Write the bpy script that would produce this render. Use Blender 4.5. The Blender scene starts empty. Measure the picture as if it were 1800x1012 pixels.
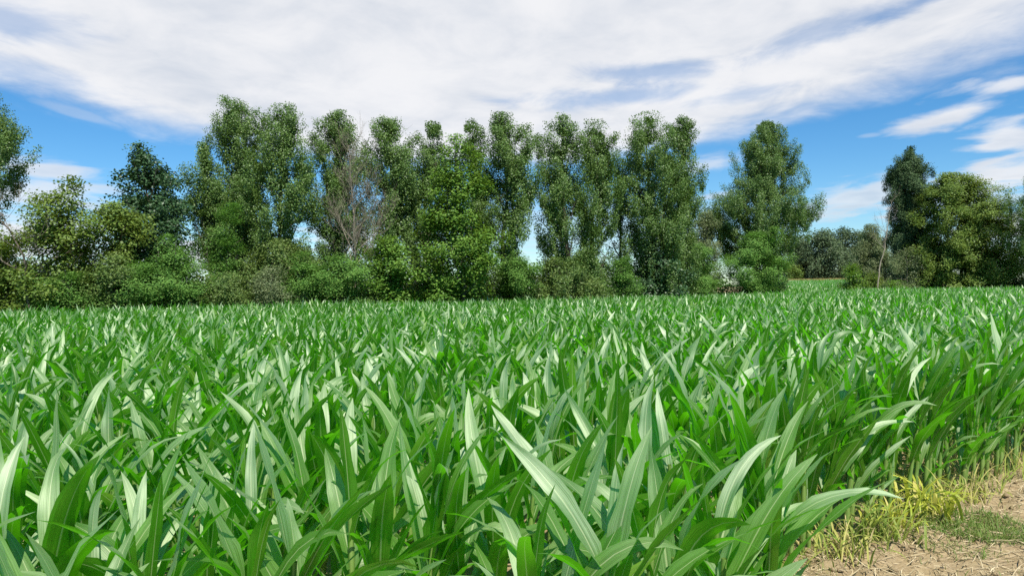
import bpy, math, random
import numpy as np
from mathutils import Matrix, Vector

R = math.radians
rng = np.random.default_rng(11)
random.seed(11)
sc = bpy.context.scene
COL = sc.collection

# ------------------------------------------------------------------ camera
CAM = np.array([0.0, 0.0, 1.70])
FPX = 1270.0                       # focal length in the 1800 px wide photograph
ROLL = 0.0157
cr, sr = math.cos(ROLL), math.sin(ROLL)
RV = np.array([cr, 0, -sr]); UV_ = np.array([sr, 0, cr]); FV = np.array([0, 1.0, 0])


def at(px, py, d):
    """world point seen at photo pixel (px, py) at depth d"""
    v = FV + RV * (px - 900) / FPX + UV_ * (506 - py) / FPX
    return CAM + v * (d / v[1])


def px_of(x, y):
    return 900 + FPX * (np.asarray(x) * cr) / np.maximum(np.asarray(y), 0.05)


camd = bpy.data.cameras.new('camera')
camd.sensor_width = 36; camd.lens = 36 * FPX / 1800
camd.clip_start = 0.05; camd.clip_end = 3000
cam = bpy.data.objects.new('camera', camd); COL.objects.link(cam)
m = Matrix(((RV[0], UV_[0], -FV[0], CAM[0]), (RV[1], UV_[1], -FV[1], CAM[1]), (RV[2], UV_[2], -FV[2], CAM[2]), (0, 0, 0, 1)))
cam.matrix_world = m
sc.camera = cam


# ------------------------------------------------------------------ helpers
def tag(o, label=None, cat=None, group=None, kind=None):
    if label: o['label'] = label
    if cat: o['category'] = cat
    if group: o['group'] = group
    if kind: o['kind'] = kind
    return o


def empty(name, loc):
    o = bpy.data.objects.new(name, None); COL.objects.link(o)
    o.location = loc; o.empty_display_size = 0.2
    return o


def mesh_obj(name, v, f, mat, parent=None, uv=None, smooth=True, org=None):
    """v (n,3), f (m,k) all faces of the same size, uv (m*k,2)"""
    v = np.ascontiguousarray(v, dtype=np.float32)
    if org is not None: v = v - np.asarray(org, dtype=np.float32)
    f = np.ascontiguousarray(f, dtype=np.int32)
    nf, k = f.shape
    me = bpy.data.meshes.new(name)
    me.vertices.add(len(v)); me.vertices.foreach_set('co', v.ravel())
    me.loops.add(nf * k); me.loops.foreach_set('vertex_index', f.ravel())
    me.polygons.add(nf)
    me.polygons.foreach_set('loop_start', np.arange(0, nf * k, k, dtype=np.int32))
    if smooth: me.polygons.foreach_set('use_smooth', np.ones(nf, dtype=bool))
    if uv is not None:
        l = me.uv_layers.new(name='UVMap')
        l.data.foreach_set('uv', np.ascontiguousarray(uv, dtype=np.float32).ravel())
    me.update(calc_edges=True)
    me.materials.append(mat)
    o = bpy.data.objects.new(name, me); COL.objects.link(o)
    if parent is not None: o.parent = parent
    return o


def hash3(i, j, k, seed=0):
    n = (i * 374761393 + j * 668265263 + k * 1274126177 + seed * 974634777) & 0x7fffffff
    n = ((n ^ (n >> 13)) * 1274126177) & 0x7fffffff
    n = ((n ^ (n >> 15)) * 2246822519) & 0x7fffffff
    return ((n ^ (n >> 16)) & 0xffff) / 65535.0


def vnoise(p, seed=0):
    p = np.asarray(p, dtype=float)
    i = np.floor(p).astype(np.int64); f = p - i; f = f * f * (3 - 2 * f)
    r = 0
    for a in (0, 1):
        wa = f[:, 0] if a else 1 - f[:, 0]
        for b in (0, 1):
            wb = f[:, 1] if b else 1 - f[:, 1]
            for c in (0, 1):
                wc = f[:, 2] if c else 1 - f[:, 2]
                r = r + wa * wb * wc * hash3(i[:, 0] + a, i[:, 1] + b, i[:, 2] + c, seed)
    return r


def sstep(a, b, x):
    t = np.clip((np.asarray(x, float) - a) / (b - a), 0, 1)
    return t * t * (3 - 2 * t)


def gz(x, y):
    """terrain height: flat field, gently rising far field on the right"""
    x = np.asarray(x, float); y = np.asarray(y, float)
    return 1.15 * sstep(60, 150, y) * sstep(-10, 30, x)


# ------------------------------------------------------------------ materials
def new_mat(name):
    m = bpy.data.materials.new(name); m.use_nodes = True
    nt = m.node_tree; nt.nodes.clear()
    return m, nt, nt.nodes, nt.links


def ramp(nodes, stops):
    n = nodes.new('ShaderNodeValToRGB'); e = n.color_ramp.elements
    e[0].position, e[0].color = stops[0][0], (*stops[0][1], 1)
    e[1].position, e[1].color = stops[1][0], (*stops[1][1], 1)
    for p, c in stops[2:]:
        q = e.new(p); q.color = (*c, 1)
    return n


def mixc(nodes, links, fac, a, b, blend='MIX'):
    n = nodes.new('ShaderNodeMix'); n.data_type = 'RGBA'; n.blend_type = blend
    for s, v in ((n.inputs[0], fac), (n.inputs[6], a), (n.inputs[7], b)):
        if hasattr(v, 'is_output'): links.new(v, s)
        else: s.default_value = v if not isinstance(v, tuple) else (*v, 1)
    return n.outputs[2]


def leaf_mat(name, cols, tr_col, rough=0.5, spec=0.3, trans=0.3, hi=None):
    """foliage: every leaf its own tint, whole branches slightly different, light passing through"""
    g = 1.85
    cols = [(p, tuple(min(.8, x * g) for x in c)) for p, c in cols]; tr_col = tuple(min(.9, x * 1.3) for x in tr_col)
    if hi: hi = tuple(x * g for x in hi)
    m, nt, N, L = new_mat(name)
    geo = N.new('ShaderNodeNewGeometry')
    rp = ramp(N, cols); L.new(geo.outputs['Random Per Island'], rp.inputs[0])
    tc = N.new('ShaderNodeTexCoord')
    no = N.new('ShaderNodeTexNoise'); no.inputs['Scale'].default_value = 0.55; no.inputs['Detail'].default_value = 3
    L.new(tc.outputs['Object'], no.inputs['Vector'])
    mr = N.new('ShaderNodeMapRange'); mr.inputs[1].default_value = 0.3; mr.inputs[2].default_value = 0.7
    mr.inputs[3].default_value = 0.0; mr.inputs[4].default_value = 1.0
    L.new(no.outputs['Fac'], mr.inputs[0])
    hi = hi or tuple(c * 1.35 for c in cols[-1][1])
    mm = N.new('ShaderNodeMath'); mm.operation = 'MULTIPLY'; mm.inputs[1].default_value = 0.55
    L.new(mr.outputs[0], mm.inputs[0])
    col = mixc(N, L, mm.outputs[0], rp.outputs[0], hi)
    b = N.new('ShaderNodeBsdfPrincipled'); L.new(col, b.inputs['Base Color'])
    b.inputs['Roughness'].default_value = rough; b.inputs['Specular IOR Level'].default_value = spec
    t = N.new('ShaderNodeBsdfTranslucent')
    tcx = mixc(N, L, 0.65, col, tr_col); L.new(tcx, t.inputs['Color'])
    mx = N.new('ShaderNodeMixShader'); mx.inputs[0].default_value = trans
    L.new(b.outputs[0], mx.inputs[1]); L.new(t.outputs[0], mx.inputs[2])
    out = N.new('ShaderNodeOutputMaterial'); L.new(mx.outputs[0], out.inputs[0])
    return m


def bark_mat(name, c1, c2, scale=6):
    m, nt, N, L = new_mat(name)
    tc = N.new('ShaderNodeTexCoord')
    mp = N.new('ShaderNodeMapping'); mp.inputs['Scale'].default_value = (scale, scale, scale * 0.25)
    L.new(tc.outputs['Object'], mp.inputs['Vector'])
    no = N.new('ShaderNodeTexNoise'); no.inputs['Scale'].default_value = 1.5; no.inputs['Detail'].default_value = 6
    L.new(mp.outputs[0], no.inputs['Vector'])
    rp = ramp(N, [(0.3, c1), (0.7, c2)]); L.new(no.outputs['Fac'], rp.inputs[0])
    b = N.new('ShaderNodeBsdfPrincipled'); b.inputs['Roughness'].default_value = 0.85; b.inputs['Specular IOR Level'].default_value = 0.2
    L.new(rp.outputs[0], b.inputs['Base Color'])
    bp = N.new('ShaderNodeBump'); bp.inputs['Strength'].default_value = 0.5; bp.inputs['Distance'].default_value = 0.03
    L.new(no.outputs['Fac'], bp.inputs['Height']); L.new(bp.outputs[0], b.inputs['Normal'])
    out = N.new('ShaderNodeOutputMaterial'); L.new(b.outputs[0], out.inputs[0])
    return m


def corn_leaf_mat(name, near=True):
    m, nt, N, L = new_mat(name)
    uv = N.new('ShaderNodeUVMap'); uv.uv_map = 'UVMap'
    sep = N.new('ShaderNodeSeparateXYZ'); L.new(uv.outputs[0], sep.inputs[0])
    geo = N.new('ShaderNodeNewGeometry')
    rp = ramp(N, [(0.0, (0.030, 0.108, 0.005)), (0.35, (0.050, 0.150, 0.007)), (0.7, (0.080, 0.200, 0.012)), (1.0, (0.150, 0.275, 0.022))])
    L.new(geo.outputs['Random Per Island'], rp.inputs[0])
    # fine parallel veins
    mp = N.new('ShaderNodeMapping'); mp.inputs['Scale'].default_value = (26, 1.2, 1)
    L.new(uv.outputs[0], mp.inputs['Vector'])
    no = N.new('ShaderNodeTexNoise'); no.inputs['Scale'].default_value = 1.0; no.inputs['Detail'].default_value = 3
    L.new(mp.outputs[0], no.inputs['Vector'])
    vein = N.new('ShaderNodeMapRange'); vein.inputs[1].default_value = 0.35; vein.inputs[2].default_value = 0.7
    vein.inputs[3].default_value = 0.68; vein.inputs[4].default_value = 1.5
    L.new(no.outputs['Fac'], vein.inputs[0])
    col = mixc(N, L, 1.0, rp.outputs[0], vein.outputs[0], 'MULTIPLY')
    # blotches along the blade
    tc = N.new('ShaderNodeTexCoord')
    n2 = N.new('ShaderNodeTexNoise'); n2.inputs['Scale'].default_value = 5.0; n2.inputs['Detail'].default_value = 2
    L.new(tc.outputs['Object'], n2.inputs['Vector'])
    b2 = N.new('ShaderNodeMapRange'); b2.inputs[1].default_value = 0.45; b2.inputs[2].default_value = 0.75
    b2.inputs[3].default_value = 0.0; b2.inputs[4].default_value = 0.25
    L.new(n2.outputs['Fac'], b2.inputs[0])
    col = mixc(N, L, b2.outputs[0], col, (0.11, 0.23, 0.035))
    # lower, older blades turn yellow in patches
    oz = N.new('ShaderNodeSeparateXYZ'); L.new(tc.outputs['Object'], oz.inputs[0])
    lz = N.new('ShaderNodeMapRange'); lz.inputs[1].default_value = 0.5; lz.inputs[2].default_value = 0.12; L.new(oz.outputs[2], lz.inputs[0])
    ly = N.new('ShaderNodeMapRange'); ly.inputs[1].default_value = 0.40; ly.inputs[2].default_value = 0.62; L.new(n2.outputs['Fac'], ly.inputs[0])
    lm = N.new('ShaderNodeMath'); lm.operation = 'MULTIPLY'; L.new(lz.outputs[0], lm.inputs[0]); L.new(ly.outputs[0], lm.inputs[1])
    col = mixc(N, L, lm.outputs[0], col, (0.33, 0.34, 0.07))
    # pale midrib, wider at the base
    d = N.new('ShaderNodeMath'); d.operation = 'SUBTRACT'; L.new(sep.outputs[0], d.inputs[0]); d.inputs[1].default_value = 0.5
    a = N.new('ShaderNodeMath'); a.operation = 'ABSOLUTE'; L.new(d.outputs[0], a.inputs[0])
    wv = N.new('ShaderNodeMapRange'); wv.inputs[1].default_value = 0; wv.inputs[2].default_value = 1
    wv.inputs[3].default_value = 0.058; wv.inputs[4].default_value = 0.02
    L.new(sep.outputs[1], wv.inputs[0])
    lt = N.new('ShaderNodeMath'); lt.operation = 'DIVIDE'; L.new(a.outputs[0], lt.inputs[0]); L.new(wv.outputs[0], lt.inputs[1])
    mr = N.new('ShaderNodeMapRange'); mr.interpolation_type = 'SMOOTHSTEP'
    mr.inputs[1].default_value = 0.55; mr.inputs[2].default_value = 1.1; mr.inputs[3].default_value = 0.85; mr.inputs[4].default_value = 0
    L.new(lt.outputs[0], mr.inputs[0])
    col2 = mixc(N, L, mr.outputs[0], col, (0.42, 0.50, 0.24))
    b = N.new('ShaderNodeBsdfPrincipled'); L.new(col2, b.inputs['Base Color'])
    b.inputs['Roughness'].default_value = 0.45
    sf = N.new('ShaderNodeMapRange'); L.new(geo.outputs['Backfacing'], sf.inputs[0]); sf.inputs[3].default_value = 0.6; sf.inputs[4].default_value = 0.25
    L.new(sf.outputs[0], b.inputs['Specular IOR Level'])
    b.inputs['Coat Weight'].default_value = 0.0
    bp = N.new('ShaderNodeBump'); bp.inputs['Strength'].default_value = 0.6; bp.inputs['Distance'].default_value = 0.004
    L.new(no.outputs['Fac'], bp.inputs['Height'])
    if near: L.new(bp.outputs[0], b.inputs['Normal'])
    # waxy bloom: a soft white reflection at all angles
    sh = N.new('ShaderNodeBsdfGlossy'); sh.inputs['Roughness'].default_value = 0.68; sh.inputs['Color'].default_value = (0.90, 0.97, 0.80, 1)
    m1 = N.new('ShaderNodeMixShader')
    bf = N.new('ShaderNodeMapRange'); L.new(geo.outputs['Backfacing'], bf.inputs[0])
    bf.inputs[3].default_value = 1.0; bf.inputs[4].default_value = 0.06
    bv = N.new('ShaderNodeMapRange'); bv.inputs[1].default_value = 0.32; bv.inputs[2].default_value = 0.72; bv.inputs[3].default_value = 0.08; bv.inputs[4].default_value = 0.38
    L.new(no.outputs['Fac'], bv.inputs[0])
    bm = N.new('ShaderNodeMath'); bm.operation = 'MULTIPLY'; L.new(bf.outputs[0], bm.inputs[0]); L.new(bv.outputs[0], bm.inputs[1])
    # some blades carry more wax than others
    r7 = N.new('ShaderNodeMath'); r7.operation = 'MULTIPLY'; r7.inputs[1].default_value = 7.37; L.new(geo.outputs['Random Per Island'], r7.inputs[0])
    fr_ = N.new('ShaderNodeMath'); fr_.operation = 'FRACT'; L.new(r7.outputs[0], fr_.inputs[0])
    wx = N.new('ShaderNodeMapRange'); wx.interpolation_type = 'SMOOTHSTEP'; wx.inputs[1].default_value = 0.15; wx.inputs[2].default_value = 0.85
    wx.inputs[3].default_value = 0.18; wx.inputs[4].default_value = 1.35; L.new(fr_.outputs[0], wx.inputs[0])
    bw = N.new('ShaderNodeMath'); bw.operation = 'MULTIPLY'; L.new(bm.outputs[0], bw.inputs[0]); L.new(wx.outputs[0], bw.inputs[1]); L.new(bw.outputs[0], m1.inputs[0])
    L.new(b.outputs[0], m1.inputs[1]); L.new(sh.outputs[0], m1.inputs[2])
    t = N.new('ShaderNodeBsdfTranslucent')
    tcx = mixc(N, L, 0.85, col2, (0.20, 0.95, 0.005)); L.new(tcx, t.inputs['Color'])
    mx = N.new('ShaderNodeMixShader'); mx.inputs[0].default_value = 0.36
    L.new(m1.outputs[0], mx.inputs[1]); L.new(t.outputs[0], mx.inputs[2])
    out = N.new('ShaderNodeOutputMaterial'); L.new(mx.outputs[0], out.inputs[0])
    return m


def plain_mat(name, stops, rough=0.7, spec=0.3, trans=0.0, tr=(0.3, 0.4, 0.05)):
    m, nt, N, L = new_mat(name)
    geo = N.new('ShaderNodeNewGeometry')
    rp = ramp(N, stops); L.new(geo.outputs['Random Per Island'], rp.inputs[0])
    b = N.new('ShaderNodeBsdfPrincipled'); L.new(rp.outputs[0], b.inputs['Base Color'])
    b.inputs['Roughness'].default_value = rough; b.inputs['Specular IOR Level'].default_value = spec
    sh = b
    if trans:
        t = N.new('ShaderNodeBsdfTranslucent'); L.new(mixc(N, L, 0.5, rp.outputs[0], tr), t.inputs['Color'])
        sh = N.new('ShaderNodeMixShader'); sh.inputs[0].default_value = trans
        L.new(b.outputs[0], sh.inputs[1]); L.new(t.outputs[0], sh.inputs[2])
    out = N.new('ShaderNodeOutputMaterial'); L.new(sh.outputs[0], out.inputs[0])
    return m


def stalk_mat():
    m, nt, N, L = new_mat('corn_stalk')
    tc = N.new('ShaderNodeTexCoord')
    mp = N.new('ShaderNodeMapping'); mp.inputs['Scale'].default_value = (60, 60, 3)
    L.new(tc.outputs['Object'], mp.inputs['Vector'])
    no = N.new('ShaderNodeTexNoise'); no.inputs['Scale'].default_value = 1; no.inputs['Detail'].default_value = 3
    L.new(mp.outputs[0], no.inputs['Vector'])
    rp = ramp(N, [(0.25, (0.10, 0.20, 0.035)), (0.55, (0.17, 0.28, 0.06)), (0.8, (0.28, 0.36, 0.10))])
    L.new(no.outputs['Fac'], rp.inputs[0])
    b = N.new('ShaderNodeBsdfPrincipled'); L.new(rp.outputs[0], b.inputs['Base Color']); b.inputs['Roughness'].default_value = 0.45
    out = N.new('ShaderNodeOutputMaterial'); L.new(b.outputs[0], out.inputs[0])
    return m


def ground_mat():
    m, nt, N, L = new_mat('dry_soil')
    tc = N.new('ShaderNodeTexCoord')

    def noise(scale, detail, rough=0.6, dist=0.0, vec=None):
        n = N.new('ShaderNodeTexNoise'); n.inputs['Scale'].default_value = scale; n.inputs['Detail'].default_value = detail
        n.inputs['Roughness'].default_value = rough; n.inputs['Distortion'].default_value = dist
        L.new(vec or tc.outputs['Object'], n.inputs['Vector']); return n
    big = noise(1.3, 6); fine = noise(34, 8, 0.7); mid = noise(7, 7, 0.65, 0.4)
    rp = ramp(N, [(0.28, (0.125, 0.088, 0.046)), (0.5, (0.29, 0.222, 0.118)), (0.72, (0.44, 0.355, 0.20))])
    L.new(fine.outputs['Fac'], rp.inputs[0])
    rp2 = ramp(N, [(0.35, (0.23, 0.16, 0.09)), (0.65, (0.44, 0.335, 0.195))]); L.new(mid.outputs['Fac'], rp2.inputs[0])
    c = mixc(N, L, 0.5, rp.outputs[0], rp2.outputs[0])
    mp = N.new('ShaderNodeMapping'); mp.inputs['Scale'].default_value = (14, 70, 14); mp.inputs['Rotation'].default_value = (0, 0, R(38))
    L.new(tc.outputs['Object'], mp.inputs['Vector'])
    st = noise(1, 5, 0.65, 0.8, mp.outputs[0])
    rs = N.new('ShaderNodeMapRange'); rs.inputs[1].default_value = 0.5; rs.inputs[2].default_value = 0.68; rs.inputs[3].default_value = 0; rs.inputs[4].default_value = 0.85
    L.new(st.outputs['Fac'], rs.inputs[0])
    c = mixc(N, L, rs.outputs[0], c, (0.46, 0.36, 0.225))
    gm = N.new('ShaderNodeMapRange'); gm.inputs[1].default_value = 0.58; gm.inputs[2].default_value = 0.72; gm.inputs[3].default_value = 0; gm.inputs[4].default_value = 0.35
    L.new(big.outputs['Fac'], gm.inputs[0])
    c = mixc(N, L, gm.outputs[0], c, (0.21, 0.21, 0.075))
    b = N.new('ShaderNodeBsdfPrincipled'); L.new(c, b.inputs['Base Color']); b.inputs['Roughness'].default_value = 0.95; b.inputs['Specular IOR Level'].default_value = 0.15
    bp = N.new('ShaderNodeBump'); bp.inputs['Strength'].default_value = 0.7; bp.inputs['Distance'].default_value = 0.02
    L.new(fine.outputs['Fac'], bp.inputs['Height']); L.new(bp.outputs[0], b.inputs['Normal'])
    out = N.new('ShaderNodeOutputMaterial'); L.new(b.outputs[0], out.inputs[0])
    return m


def meadow_mat():
    m, nt, N, L = new_mat('meadow_grass')
    tc = N.new('ShaderNodeTexCoord')
    n = N.new('ShaderNodeTexNoise'); n.inputs['Scale'].default_value = 1.4; n.inputs['Detail'].default_value = 8
    L.new(tc.outputs['Object'], n.inputs['Vector'])
    rp = ramp(N, [(0.3, (0.05, 0.10, 0.02)), (0.6, (0.10, 0.18, 0.035)), (0.8, (0.17, 0.21, 0.06))]); L.new(n.outputs['Fac'], rp.inputs[0])
    b = N.new('ShaderNodeBsdfPrincipled'); L.new(rp.outputs[0], b.inputs['Base Color']); b.inputs['Roughness'].default_value = 0.9
    bp = N.new('ShaderNodeBump'); bp.inputs['Distance'].default_value = 0.15; L.new(n.outputs['Fac'], bp.inputs['Height']); L.new(bp.outputs[0], b.inputs['Normal'])
    out = N.new('ShaderNodeOutputMaterial'); L.new(b.outputs[0], out.inputs[0])
    return m


M_CORN = corn_leaf_mat('corn_blade'); M_CORNF = corn_leaf_mat('corn_blade_field', False)
M_STALK = stalk_mat()
M_SOIL = ground_mat(); M_MEADOW = meadow_mat()
M_STRAW = plain_mat('straw', [(0, (0.36, 0.27, 0.15)), (0.5, (0.50, 0.40, 0.24)), (1, (0.62, 0.52, 0.33))], 0.75)
M_GRASS = plain_mat('short_grass', [(0, (0.09, 0.17, 0.03)), (0.6, (0.16, 0.26, 0.05)), (1, (0.30, 0.33, 0.10))], 0.6, 0.3, 0.3)
M_YGRASS = plain_mat('yellow_grass', [(0, (0.36, 0.46, 0.05)), (0.6, (0.56, 0.58, 0.08)), (1, (0.66, 0.58, 0.20))], 0.5, 0.3, 0.35, (0.6, 0.6, 0.08))
M_GRASSY = plain_mat('pale_green_grass', [(0, (0.16, 0.26, 0.05)), (0.6, (0.30, 0.38, 0.08)), (1, (0.46, 0.46, 0.14))], 0.55, 0.3, 0.35, (0.5, 0.6, 0.08))
M_DRY = plain_mat('dry_grass', [(0, (0.17, 0.28, 0.04)), (0.4, (0.34, 0.40, 0.08)), (0.75, (0.52, 0.47, 0.16)), (1, (0.60, 0.50, 0.27))], 0.7, 0.2, 0.25, (0.5, 0.45, 0.15))
M_TASSEL = plain_mat('corn_tassel', [(0, (0.30, 0.24, 0.08)), (1, (0.46, 0.37, 0.15))], 0.8, 0.1, 0.2, (0.5, 0.4, 0.1))
M_BARK = bark_mat('grey_bark', (0.06, 0.05, 0.04), (0.17, 0.145, 0.115))
M_DEAD = bark_mat('dead_bark', (0.20, 0.16, 0.12), (0.38, 0.32, 0.25))
M_TWIG = bark_mat('dead_twig', (0.19, 0.165, 0.125), (0.32, 0.28, 0.215))
M_PALE = bark_mat('pale_bark', (0.24, 0.20, 0.15), (0.40, 0.345, 0.27))

FOL = {
    'poplar': leaf_mat('poplar_leaf', [(0, (0.030, 0.064, 0.013)), (0.5, (0.054, 0.104, 0.024)), (0.93, (0.086, 0.148, 0.040)), (1, (0.125, 0.175, 0.065))], (0.16, 0.28, 0.02), 0.45, 0.4, 0.24, (0.090, 0.138, 0.034)),
    'maple': leaf_mat('maple_leaf', [(0, (0.034, 0.084, 0.012)), (0.6, (0.062, 0.138, 0.020)), (1, (0.125, 0.195, 0.035))], (0.20, 0.32, 0.02), 0.5, 0.35, 0.32, (0.105, 0.180, 0.028)),
    'olive': leaf_mat('yellowing_leaf', [(0, (0.040, 0.082, 0.014)), (0.6, (0.072, 0.126, 0.022)), (1, (0.135, 0.178, 0.042))], (0.24, 0.30, 0.03), 0.5, 0.35, 0.32, (0.112, 0.152, 0.028)),
    'alder': leaf_mat('dark_leaf', [(0, (0.013, 0.036, 0.013)), (0.6, (0.026, 0.060, 0.022)), (1, (0.050, 0.092, 0.034))], (0.05, 0.12, 0.02), 0.45, 0.4, 0.2, (0.035, 0.075, 0.028)),
    'robinia': leaf_mat('robinia_leaf', [(0, (0.046, 0.110, 0.022)), (0.6, (0.080, 0.165, 0.034)), (1, (0.135, 0.215, 0.050))], (0.15, 0.32, 0.04), 0.55, 0.25, 0.32, (0.10, 0.19, 0.04)),
    'shrub': leaf_mat('shrub_leaf', [(0, (0.030, 0.065, 0.015)), (0.6, (0.060, 0.105, 0.025)), (1, (0.115, 0.155, 0.045))], (0.14, 0.22, 0.03), 0.5, 0.3, 0.28, (0.10, 0.13, 0.03)),
    'grey': leaf_mat('willow_leaf', [(0, (0.055, 0.080, 0.034)), (0.6, (0.095, 0.122, 0.054)), (1, (0.15, 0.175, 0.085))], (0.17, 0.24, 0.07), 0.5, 0.35, 0.28, (0.125, 0.150, 0.060)),
    'conifer': leaf_mat('conifer_leaf', [(0, (0.018, 0.040, 0.014)), (0.6, (0.032, 0.064, 0.024)), (1, (0.058, 0.095, 0.036))], (0.06, 0.12, 0.02), 0.6, 0.25, 0.12, (0.052, 0.082, 0.030)),
    'far': leaf_mat('far_leaf', [(0, (0.028, 0.050, 0.022)), (0.6, (0.048, 0.078, 0.034)), (1, (0.080, 0.115, 0.052))], (0.08, 0.14, 0.04), 0.55, 0.3, 0.2, (0.075, 0.10, 0.045)),
}


# ------------------------------------------------------------------ world and sun
SUN_EL, SUN_AZ = 56.0, 158.0       # azimuth clockwise from +Y (the view direction): behind the camera, to the right


def build_world():
    w = bpy.data.worlds.new('World'); sc.world = w; w.use_nodes = True
    nt = w.node_tree; N = nt.nodes; L = nt.links; N.clear()

    def val(x, s):
        if hasattr(x, 'is_output'): L.new(x, s)
        else: s.default_value = x

    def M(op, a, b=0.0, c=None, clamp=False):
        n = N.new('ShaderNodeMath'); n.operation = op; n.use_clamp = clamp
        val(a, n.inputs[0]); val(b, n.inputs[1])
        if c is not None: val(c, n.inputs[2])
        return n.outputs[0]

    def SS(x, a, b, lo=0.0, hi=1.0):
        n = N.new('ShaderNodeMapRange'); n.interpolation_type = 'SMOOTHSTEP'
        val(x, n.inputs[0])
        for i, v in enumerate((a, b, lo, hi)): n.inputs[i + 1].default_value = v
        return n.outputs[0]
    sky = N.new('ShaderNodeTexSky'); sky.sky_type = 'NISHITA'; sky.sun_disc = False
    sky.sun_elevation = R(SUN_EL); sky.sun_rotation = R(SUN_AZ)
    sky.altitude = 100; sky.air_density = 1.0; sky.dust_density = 0.1; sky.ozone_density = 2.2
    hs = N.new('ShaderNodeHueSaturation'); hs.inputs['Saturation'].default_value = 1.22; hs.inputs['Value'].default_value = 1.22
    ti = N.new('ShaderNodeMix'); ti.data_type = 'RGBA'; ti.blend_type = 'MULTIPLY'; ti.inputs[0].default_value = 1
    L.new(sky.outputs[0], ti.inputs[6]); ti.inputs[7].default_value = (0.80, 0.97, 1.10, 1)
    L.new(ti.outputs[2], hs.inputs['Color'])
    tc = N.new('ShaderNodeTexCoord')
    sp = N.new('ShaderNodeSeparateXYZ'); L.new(tc.outputs['Generated'], sp.inputs[0])
    x, y, z = sp.outputs
    az = M('ARCTAN2', x, y); el = M('ARCSINE', z)
    zz = M('ADD', M('MAXIMUM', z, 0.0), 0.06)
    qx = M('DIVIDE', x, zz); qy = M('DIVIDE', y, zz)
    cq = N.new('ShaderNodeCombineXYZ'); L.new(qx, cq.inputs[0]); L.new(qy, cq.inputs[1])

    def noise(scale, detail, rough=0.55, dist=0.0, rot=0, sx=1.0, sy=1.0, off=(0, 0)):
        mp = N.new('ShaderNodeMapping'); mp.inputs['Rotation'].default_value = (0, 0, R(rot)); mp.inputs['Scale'].default_value = (sx, sy, 1)
        mp.inputs['Location'].default_value = (*off, 0)
        L.new(cq.outputs[0], mp.inputs['Vector'])
        n = N.new('ShaderNodeTexNoise'); n.inputs['Scale'].default_value = scale; n.inputs['Detail'].default_value = detail
        n.inputs['Roughness'].default_value = rough; n.inputs['Distortion'].default_value = dist
        L.new(mp.outputs[0], n.inputs['Vector']); return n.outputs['Fac']
    nA = noise(1.1, 9, 0.56, 0.3, 15, 1.0, 0.9)
    nB = noise(2.6, 9, 0.58, 0.4, 30, 1.1, 0.85, (3, 1))
    nC = noise(0.9, 6, 0.55, 0.5, -20, 1.0, 0.6, (7, 2))

    def ell(px, py, rx, ry, rot=0.0):
        """soft patch in (azimuth, elevation), given by where the photo shows it"""
        p = at(px, py, 100.0) - CAM
        a0 = math.atan2(p[0], p[1]); e0 = math.asin(p[2] / np.linalg.norm(p))
        kx, ky = rx / FPX, ry / FPX
        da = M('SUBTRACT', az, a0); de = M('SUBTRACT', el, e0)
        c, s = math.cos(R(rot)), math.sin(R(rot))
        u = M('DIVIDE', M('ADD', M('MULTIPLY', da, c), M('MULTIPLY', de, s)), kx)
        v = M('DIVIDE', M('SUBTRACT', M('MULTIPLY', de, c), M('MULTIPLY', da, s)), ky)
        return M('SQRT', M('ADD', M('MULTIPLY', u, u), M('MULTIPLY', v, v)))
    # the big altocumulus sheet: ellipse on the cloud plane
    u = M('DIVIDE', M('ADD', qx, 0.12), 2.02); v = M('DIVIDE', M('SUBTRACT', qy, 1.9), 2.55)
    big = M('SQRT', M('ADD', M('MULTIPLY', u, u), M('MULTIPLY', v, v)))
    cov = M('SUBTRACT', 1.0, big)                                   # >0 inside
    ntot = M('ADD', M('MULTIPLY', M('SUBTRACT', nA, 0.5), 0.34), M('MULTIPLY', M('SUBTRACT', nB, 0.5), 0.26))
    dens = SS(M('ADD', cov, ntot), -0.05, 0.22)
    # thinner, bluer holes in the sheet
    for (px, py, rx, ry, rot, k) in ((1150, 128, 130, 22, -2, .5), (1110, 168, 170, 20, 0, .5), (1500, 38, 170, 22, 14, .4), (1620, 3, 110, 12, 12, .55),
                                     (20, 30, 120, 30, 0, .45), (80, 140, 120, 22, -8, .35), (1300, 165, 120, 18, 4, .35)):
        e = ell(px, py, rx, ry, rot)
        hole = SS(M('ADD', e, M('MULTIPLY', M('SUBTRACT', nB, 0.5), 3.4)), 0.1, 1.3, k, 0.0)
        dens = M('MULTIPLY', dens, M('SUBTRACT', 1.0, hole))
    # separate small clouds
    for (px, py, rx, ry, rot, k) in ((1670, 200, 105, 24, 10, .95), (1625, 218, 60, 12, 2, .9), (1765, 148, 85, 18, 2, .85), (1770, 232, 60, 40, 0, .9), (1745, 258, 55, 12, 0, .9),
                                     (1760, 312, 150, 40, 6, .95), (1700, 355, 150, 22, 0, .5), (1500, 352, 170, 34, 10, .75), (1580, 372, 40, 24, 20, .9), (1440, 375, 120, 22, 5, .5),
                                     (60, 295, 120, 26, -4, .8), (40, 340, 170, 38, 0, .75), (40, 420, 170, 60, 0, .95), (155, 205, 70, 10, -14, .3),
                                     (1260, 285, 90, 20, 8, .6), (1255, 345, 75, 8, 8, .55), (620, 420, 120, 40, 0, .8), (300, 450, 180, 40, 0, .9), (1000, 400, 400, 70, 0, .35),
                                     (1529, 238, 25, 5, 0, .25), (1800, 400, 120, 30, 0, .9)):
        e = ell(px, py, rx, ry, rot)
        s = SS(M('ADD', e, M('MULTIPLY', M('SUBTRACT', nB, 0.5), 2.4)), 0.15, 1.0, k, 0.0)
        dens = M('MAXIMUM', dens, s)
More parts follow.
